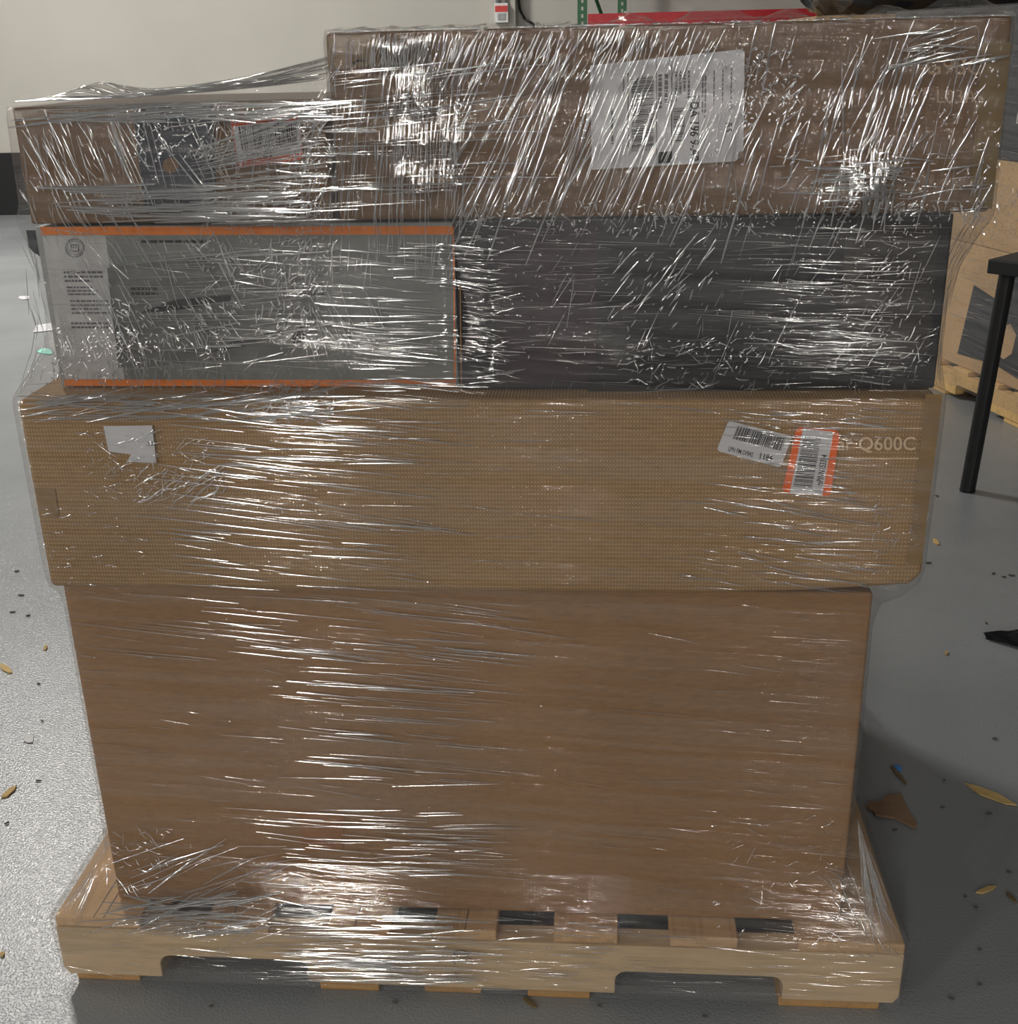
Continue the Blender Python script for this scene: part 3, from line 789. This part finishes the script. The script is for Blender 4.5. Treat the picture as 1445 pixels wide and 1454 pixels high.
# along the loose film over the left box
for q_ in range(230):
    v0 = abs(cr.gauss(0, .35)) if q_ < 150 else cr.uniform(.0, .12); u0 = cr.uniform(0, .8); l = cr.uniform(.08, .45); dv = cr.uniform(-.12, .12)
    pts = [tent(min(.995, max(.005, u0 + l * k / 9)), min(.98, max(.01, v0 + dv * k / 9))) for k in range(10)]
    crease3(pts, (0, -.25, 1), cr.uniform(.0005, .0011), .0007)
# fan of pulls on the seam between the left box and the long one
for _ in range(60):
    z0 = cr.uniform(1.15, 1.29); x0 = .478
    pts = [(x0 - .16 * k / 8 * cr.uniform(.9, 1.0), .05 - .002, z0 - (.05 * (z0 - 1.16) / .1 + .01) * k / 8) for k in range(9)]
    if all(p[2] < 1.238 for p in pts): crease3(pts, (0, -1, .2), cr.uniform(.0004, .0009), .0006)
# corner skirts over the pallet
for _ in range(26):
    q = cr.uniform(.004, .06); t0 = cr.uniform(0, .5); t1 = cr.uniform(.6, 1)
    f = lambda t: (1.146 + (1.222 - q - 1.146) * t, .040 + (-.008 - .040) * t + .02 * q, .300 + (.128 - .300) * t)
    crease3([f(t0 + (t1 - t0) * k / 9) for k in range(10)], (.5, -.8, .5), cr.uniform(.0005, .0012), .0008)
for _ in range(18):
    q = cr.uniform(.004, .05); t0 = cr.uniform(0, .5); t1 = cr.uniform(.6, 1)
    f = lambda t: (.072 + (-.003 + q - .072) * t, .034 + (-.008 - .034) * t, .205 + (.128 - .205) * t)
    crease3([f(t0 + (t1 - t0) * k / 9) for k in range(10)], (-.5, -.8, .5), cr.uniform(.0004, .0010), .0008)
# webs at the sides of the third layer
for _ in range(46):
    z0 = cr.uniform(.92, 1.09); y0 = cr.uniform(.07, .16); l = cr.uniform(.008, .04); a = cr.uniform(-1, 1)
    pts = []
    for k in range(6):
        z = min(1.099, max(.905, z0 + l * (k / 5 - .5) * 2)); pts.append((prof(z)[1] + .001, y0 + a * l * (k / 5 - .5), z))
    crease3(pts, (1, -.3, 0), cr.uniform(.0004, .001), .0007)
for _ in range(40):
    z0 = cr.uniform(.905, 1.09); y0 = cr.uniform(.05, .15); l = cr.uniform(.008, .03); a = cr.uniform(-1, 1)
    pts = []
    for k in range(6):
        z = min(1.099, max(.90, z0 + l * (k / 5 - .5) * 2)); pts.append((prof(z)[0] - .001, y0 + a * l * (k / 5 - .5), z))
    crease3(pts, (-1, -.3, 0), cr.uniform(.0004, .001), .0007)
me = bpy.data.meshes.new('crease'); me.from_pydata(CV, [], CFc); me.update(); me.materials.append(M['crease'])
for p in me.polygons: p.use_smooth = True
tag(link(bpy.data.objects.new('crease', me), wrap), kind='stuff')

# ------------------------------------------------------------------ things behind
# wall: conduit, switch box
cb = thing('disconnect_box', 'small white electrical box with a red notice, on the wall pilaster', 'switch', (0.0, 8.86, 1.50))
m = MB(); m.box(-.055, .055, 8.84, 8.90, 1.475, 1.62); m.obj('box_body', M['white_metal'], cb, .005)
m = MB(); m.box(-.050, .050, 8.837, 8.840, 1.555, 1.60); m.obj('red_notice', M['red_paint'], cb)
m = MB(); m.box(-.030, .035, 8.834, 8.840, 1.495, 1.545); m.obj('switch_handle', M['grey_metal'], cb, .003)
pp = thing('conduit', 'grey electrical conduit rising from the white switch box', 'pipe', (-0.01, 8.87, 1.62))
m = MB(); m.tube((-.03, 8.875, 1.621), (-.03, 8.875, 6.8), .016, 12); m.obj('pipe', M['grey_metal'], pp, smooth=True)
m = MB(); m.tube((.03, 8.875, 1.621), (.03, 8.875, 6.8), .014, 12); m.obj('pipe', M['grey_metal'], pp, smooth=True)
m = MB(); m.box(-.05, .05, 8.86, 8.90, 1.68, 1.70); m.obj('strap', M['grey_metal'], pp, .002)
cbp = MB(); cbp.path([(.13, 8.98, 6.8), (.13, 8.98, 1.66), (.14, 8.98, 1.57), (.18, 8.98, 1.50), (.25, 8.98, 1.46), (.30, 8.98, .60)], .010)
tag(cbp.obj('cable', M['black_metal'], smooth=True), 'black cable hanging on the wall beside the pilaster', 'cable')
# pallet rack
rack = thing('pallet_rack', 'green pallet rack upright with a red crossbeam, against the wall', 'rack', (.7, 8.4, 0))
for x, y in ((.66, 7.9), (.96, 8.75)):
    m = MB(); m.box(x - .035, x - .028, y - .03, y + .03, 0, 3.0); m.box(x + .028, x + .035, y - .03, y + .03, 0, 3.0)
    z = 0.0
    m.box(x - .028, x - .008, y - .030, y - .024, 0, 3.0); m.box(x + .008, x + .028, y - .030, y - .024, 0, 3.0)
    while z < 2.99:
        m.box(x - .008, x + .008, y - .030, y - .024, z, z + .026); z += .05
    m.obj('upright', M['green_metal'], rack)
for z in (0.3, 1.1, 1.9):
    m = MB(); m.tube((.66, 7.9, z + .75), (.96, 8.75, z), .014, 8); m.obj('brace', M['green_metal'], rack)
for y in (7.86, 8.72):
    m = MB(); m.box(.70 if y < 8 else 1.0, 3.4, y - .02, y + .02, 1.40, 1.50); m.obj('crossbeam', M['red_metal'], rack, .004)

# far load: black bag on a box stack
carton('tall plain box behind the main stack, under the black bag', 1.85, 3.1, 5.05, 6.0, 0.0, 1.40, M['kraft_back'], 0, 15)
def lump(name, c, s, mat, parent, seed, n=3):
    bm = bmesh.new(); bmesh.ops.create_icosphere(bm, subdivisions=n, radius=1)
    r = random.Random(seed); W = [(Vector((r.uniform(-5, 5), r.uniform(-5, 5), r.uniform(-5, 5))), r.uniform(0, 6.28)) for _ in range(8)]
    for v in bm.verts:
        d = 1 + sum(abs(math.sin(v.co.dot(k) + p)) for k, p in W) * 0.05 - .12
        q = v.co * d; z = max(q.z, -.72)
        v.co = (c[0] + q.x * s[0], c[1] + q.y * s[1], c[2] + z * s[2])
    me = bpy.data.meshes.new(name); bm.to_mesh(me); bm.free(); me.materials.append(mat)
    o = bpy.data.objects.new(name, me); link(o)
    if parent: o.parent = parent; o.matrix_parent_inverse = parent.matrix_world.inverted()
    return o
bag = thing('black_bag', 'bulging black plastic bag under clear film, beyond the top right of the stack', 'bag', (2.4, 5.4, 1.40))
lump('bag_body', (2.35, 5.42, 1.403 + .72 * .32), (.50, .36, .32), M['black_plastic'], bag, 3, 4)
lump('bag_body', (2.85, 5.45, 1.403 + .72 * .30), (.36, .36, .30), M['black_plastic'], bag, 5, 4)
def bagfilm(u, v):
    a = math.pi * (0.0 + .28 * u)
    return (2.38 - .56 * math.cos(a), 5.04 + .05 * math.sin(9 * u + 4 * v), 1.432 + .30 * math.sin(a) * v + 0.02 * math.sin(20 * u + 7 * v))
patch('film_flap', bagfilm, 40, 8, M['film'], bag).matrix_parent_inverse = bag.matrix_world.inverted()

# second wrapped load at the right, turned
O2 = Vector((2.131, 3.177, 0)); T2 = Vector((.298, -.955, 0)); N2 = Vector((.955, .298, 0))
RZ = math.atan2(T2.y, T2.x)     # local x along the side, local y into the load
def local_thing(name, label, cat, z=0): return thing(name, label, cat, (O2.x, O2.y, z), RZ)
p2 = local_thing('pallet', 'pale pine pallet under the wrapped boxes at the right', 'pallet')
def lobj(mb, name, mat, parent, bevel=0.0):
    o = mb.obj(name, mat); o.parent = parent
    if bevel:
        b = o.modifiers.new('bevel', 'BEVEL'); b.width = bevel; b.segments = 2; b.limit_method = 'ANGLE'
    return o
for y in (0.0, .48, .96):
    m = MB(); m.prism_xz(notched(-.72, .50, .018, .1045, ((-.56, -.35), (.06, .28)), .040), y, y + .038); lobj(m, 'stringer', M['wood_back'], p2, .002)
for i in range(7):
    x = -.72 + i * .187; m = MB(); m.box(x, x + (.098 if i else .12), 0.0, 1.0, .1045, .122); lobj(m, 'deck_board', M['wood_back'], p2, .002)
for x in (-.70, -.13, .36):
    m = MB(); m.box(x, x + .12, .005, .99, 0, .018); lobj(m, 'bottom_board', M['wood_back'], p2, .002)
def carton2(label, x0, x1, y0, y1, z0, z1, mat, seed):
    c = Vector(((x0 + x1) / 2, (y0 + y1) / 2, 0)); w = O2 + T2 * c.x + N2 * c.y
    return carton(label, w.x - (x1 - x0) / 2, w.x + (x1 - x0) / 2, w.y - (y1 - y0) / 2, w.y + (y1 - y0) / 2, z0, z1, mat, 0.002, seed, 0.004, RZ)
b1 = carton2('tan box with a dark appliance picture, on the pale pallet at the right', -.68, .485, .02, .95, .123, .580, M['kraft_back'], 21)
b2 = carton2('tan box under film, above the one with the dark picture', -.68, .485, .018, .95, .581, .884, M['kraft_back'], 22)
b3 = carton2('dark grey box with white lettering, topmost on the right-hand load', -.68, .485, .03, .95, .885, 1.385, M['wrap_grey'], 23)
def on_side(mb_pts, yoff, name, mat, parent, th=.001):
    m = MB(); m.prism_xz(mb_pts, yoff - th, yoff); o = m.obj(name, mat); o.parent = parent
    return o
# picture printed on the lower tan box (local to the box: x along the side, z up from its base)
cx1 = (-.68 + .485) / 2; cy1 = -(.95 - .02) / 2 - .0022
pc = on_side([(.02 - cx1, .045), (.07 - cx1, .315), (.20 - cx1, .290), (.225 - cx1, .330), (.245 - cx1, .41), (.475 - cx1, .37), (.475 - cx1, .03), (.25 - cx1, .06)], cy1, 'printed_picture', M['wrap_grey'], b1)
on_side([(.25 - cx1, .10), (.30 - cx1, .09), (.34 - cx1, .12), (.35 - cx1, .19), (.31 - cx1, .22), (.27 - cx1, .20)], cy1 - .0012, 'picture_detail', M['kraft_back'], pc)
cy3 = -(.95 - .03) / 2 - .0022
sq = MB()
for a in ((.180, .124, .200, .130), (.180, .152, .200, .158), (.180, .138, .196, .143), (.180, .124, .185, .158), (.196, .124, .201, .158), (.212, .137, .224, .143)):
    sq.prism_xz([(a[0] - cx1, a[1]), (a[2] - cx1, a[1]), (a[2] - cx1, a[3]), (a[0] - cx1, a[3])], cy3 - .001, cy3)
o = sq.obj('printed_text', M['paper']); o.parent = b3
fw2 = local_thing('stretch_film', 'clear film wrapped round the boxes on the right-hand pallet', 'plastic wrap')
def film2(u, v):
    z = .05 + 1.34 * v
    y = .008 + .006 * math.sin(7 * z) * math.sin(5 * u) - .004
    return (-.70 + 1.20 * u, min(y, .012) if z > .13 else -.004, z)
patch('film_sheet', film2, 60, 60, M['film'], fw2)
cv2, cf2 = [], []
def crease2(x, z, a, l, w):
    base = len(cv2); n = 5
    for i in range(n):
        q = (i / (n - 1) - .5) * l; xx = x + math.cos(a) * q; zz = z + math.sin(a) * q; s = math.sin(math.pi * (.1 + .8 * i / (n - 1)))
        for k, b in ((-1, 0), (0, 1), (1, 0)): cv2.append((xx - math.sin(a) * w * k * s, -.0035 - w * b * s, zz + math.cos(a) * w * k * s))
    for i in range(n - 1):
        for j in range(2): k = base + i * 3 + j; cf2.append((k, k + 1, k + 4, k + 3))
for _ in range(260): crease2(cr.uniform(-.05, .5), cr.gauss(.74, .08), cr.uniform(0, 3.14), cr.uniform(.008, .035), .0018)
for _ in range(120): crease2(cr.uniform(-.05, .5), cr.uniform(.15, 1.3), cr.gauss(0, .08), cr.uniform(.03, .15), .0012)
me = bpy.data.meshes.new('crease'); me.from_pydata(cv2, [], cf2); me.update(); me.materials.append(M['crease'])
tag(link(bpy.data.objects.new('crease', me), fw2), kind='stuff')

# table
tb = thing('table', 'black table with round tube legs, at the right edge', 'table', (1.878, 2.085, 0), math.radians(-44))
m = MB(); m.box(0, 1.3, 0, .50, .668, .708); lobj(m, 'table_top', M['table_top'], tb, .004)
for x, y, tx, ty in ((.002, .052, .026, .075), (1.27, .05, 1.25, .075), (.03, .45, .05, .425), (1.27, .45, 1.25, .425)):
    m = MB(); m.tube((x, y, 0.004), (tx, ty, .668), .0225, 20); lg = lobj(m, 'leg', M['black_metal'], tb)
    m = MB(); m.tube((x, y, 0.0), (x, y, .006), .0235, 20); lobj(m, 'foot_cap', M['black_plastic'], lg)

# ------------------------------------------------------------------ litter on the floor
def scrap(name, label, cat, pts, z0=.001, th=.0015, mat=None, group=None, curl=0.0):
    cx = sum(p[0] for p in pts) / len(pts); cy = sum(p[1] for p in pts) / len(pts)
    bm = bmesh.new()
    vs_ = [bm.verts.new((x - cx, y - cy, 0)) for x, y in pts]
    f = bm.faces.new(vs_); r = bmesh.ops.extrude_face_region(bm, geom=[f])
    for v in r['geom']:
        if isinstance(v, bmesh.types.BMVert): v.co.z += th
    for v in bm.verts: v.co.z += curl * (v.co.x ** 2 + v.co.y ** 2) 
    bmesh.ops.recalc_face_normals(bm, faces=bm.faces)
    me = bpy.data.meshes.new(name); bm.to_mesh(me); bm.free(); me.materials.append(mat)
    o = bpy.data.objects.new(name, me); o.location = (cx, cy, z0); link(o)
    return tag(o, label, cat, group)
def ground(px, py):
    d = CR * ((px - IW / 2) / FPX) + CU * (-(py - IH / 2) / FPX) + CF
    p = CAM + d * (-CAM[2] / d[2]); return p[0], p[1]
def gpoly(pp): return [ground(*p) for p in pp]
scrap('paper_scrap', 'larger white scrap of paper on the floor left of the stack', 'paper', gpoly([(47, 473), (52, 463), (76, 460), (76, 470), (56, 472)]), mat=M['paper'], curl=.3)
scrap('paper_scrap', 'small white paper scrap farthest back on the left floor', 'paper', gpoly([(26, 424), (28, 421), (42, 421), (41, 425), (32, 426)]), mat=M['paper'], curl=.3)
scrap('paper_scrap', 'teal scrap of paper on the floor left of the stack', 'paper', gpoly([(52, 500), (62, 495), (74, 497), (74, 504), (60, 503)]), mat=M['teal_paper'], curl=.3)
scrap('paper_scrap', 'little white flake with ragged edges, on the left floor near the stack', 'paper', gpoly([(34, 1053), (36, 1045), (43, 1043), (48, 1046), (47, 1055), (40, 1056)]), mat=M['paper'], curl=2)
scrap('cardboard_scrap', 'torn piece of brown cardboard on the floor right of the pallet', 'cardboard', gpoly([(1229, 1148), (1233, 1142), (1252, 1140), (1253, 1136), (1260, 1131), (1278, 1130), (1290, 1155), (1302, 1175), (1297, 1178), (1270, 1164), (1243, 1160), (1239, 1154)]), mat=M['kraft_torn'], th=.004, curl=.4)
scrap('plastic_chip', 'bright blue chip of plastic on the floor', 'chip', gpoly([(1268, 1088), (1274, 1087), (1280, 1091), (1279, 1096), (1273, 1095)]), mat=M['blue_chip'])
def splinter(label, a, b, wpx, mat='splinter', group=None):
    (ax, ay), (bx, by) = a, b; l = math.hypot(bx - ax, by - ay); nx, ny = -(by - ay) / l, (bx - ax) / l
    pts = [(ax, ay), (ax + (bx - ax) * .3 + nx * wpx * .7, ay + (by - ay) * .3 + ny * wpx * .7), (ax + (bx - ax) * .8 + nx * wpx * .5, ay + (by - ay) * .8 + ny * wpx * .5), (bx, by),
           (ax + (bx - ax) * .6 - nx * wpx * .5, ay + (by - ay) * .6 - ny * wpx * .5), (ax + (bx - ax) * .2 - nx * wpx * .3, ay + (by - ay) * .2 - ny * wpx * .3)]
    return scrap('wood_splinter', label, 'splinter', gpoly(pts), mat=M[mat], th=.003, group=group)
splinter('largest wood splinter, pale and long, on the floor at the right edge', (1370, 1114), (1443, 1145), 9)
splinter('thin brown splinter beside the blue chip', (1264, 1088), (1287, 1115), 4, 'splinter_dark')
splinter('pale curved splinter on the lower right floor', (1385, 1269), (1414, 1260), 6)
splinter('small splinter at the right edge beside the pale curved one', (1428, 1268), (1444, 1284), 4, 'splinter_dark')
splinter('pale splinter tip poking out beside the dotted box on the right', (1324, 766), (1333, 774), 5)
splinter('yellowish twisted splinter at the left edge of the floor', (0, 944), (18, 956), 7)
splinter('curved tan splinter on the left floor below the white flake', (2, 1134), (24, 1117), 6)
splinter('small tan chip on the floor at the left edge, lowest of all', (0, 1358), (7, 1354), 5)
splinter('tiny pale upright splinter by the left side of the large box', (62, 924), (67, 917), 4)
splinter('grey splinter in front of the pallet, right of its middle', (742, 1418), (762, 1433), 5, 'splinter_dark')
splinter('short pale chip on the right floor below the table', (1341, 930), (1345, 926), 4)
fl = [(1318, 800), (1410, 815), (1436, 818), (1425, 820), (1400, 886), (1330, 705), (1340, 1110), (1404, 1157), (1270, 1180), (1338, 1148), (1300, 1172), (1370, 1275), (1385, 1290),
      (1412, 1050), (1390, 1350), (1432, 1240), (24, 812), (30, 846), (55, 972), (60, 1025), (18, 870), (40, 875), (300, 1430), (560, 1425), (850, 1430), (1000, 1445), (1390, 1400), (1350, 1420), (55, 1110), (10, 1170)]
for i, (px, py) in enumerate(fl):
    a = rnd.uniform(-.5, .5); l = rnd.uniform(2, 5)
    lb, gp = (('tiny dark sliver on the floor left of the stack', 'dark slivers on the left floor') if px < 200 else
              ('tiny dark sliver on the shaded floor before the pallet', 'dark slivers in front of the pallet') if px < 1100 else
              ('tiny dark sliver on the floor right of the stack', 'dark slivers on the right floor'))
    splinter(lb, (px - l * math.cos(a), py - l * math.sin(a) * .6), (px + l * math.cos(a), py + l * math.sin(a) * .6), 0.7, 'sliver', gp)
# crumpled black plastic
bx, by = ground(1430, 922)
def crump(u, v):
    x = bx - .035 + .22 * u; w = .012 + .05 * min(1, u * 2.2)
    y = by + .055 - .06 * u + (v - .5) * 2 * w
    return (x, y, .002 + .022 * math.sin(math.pi * v) * min(1, .25 + 2 * u) * (.7 + .3 * math.sin(11 * u + 9 * v)) + .006 * abs(math.sin(23 * v + 6 * u)))
tag(patch('plastic_scrap', crump, 26, 14, M['black_plastic'], None), 'crumpled strip of black plastic on the floor at the right edge', 'plastic')
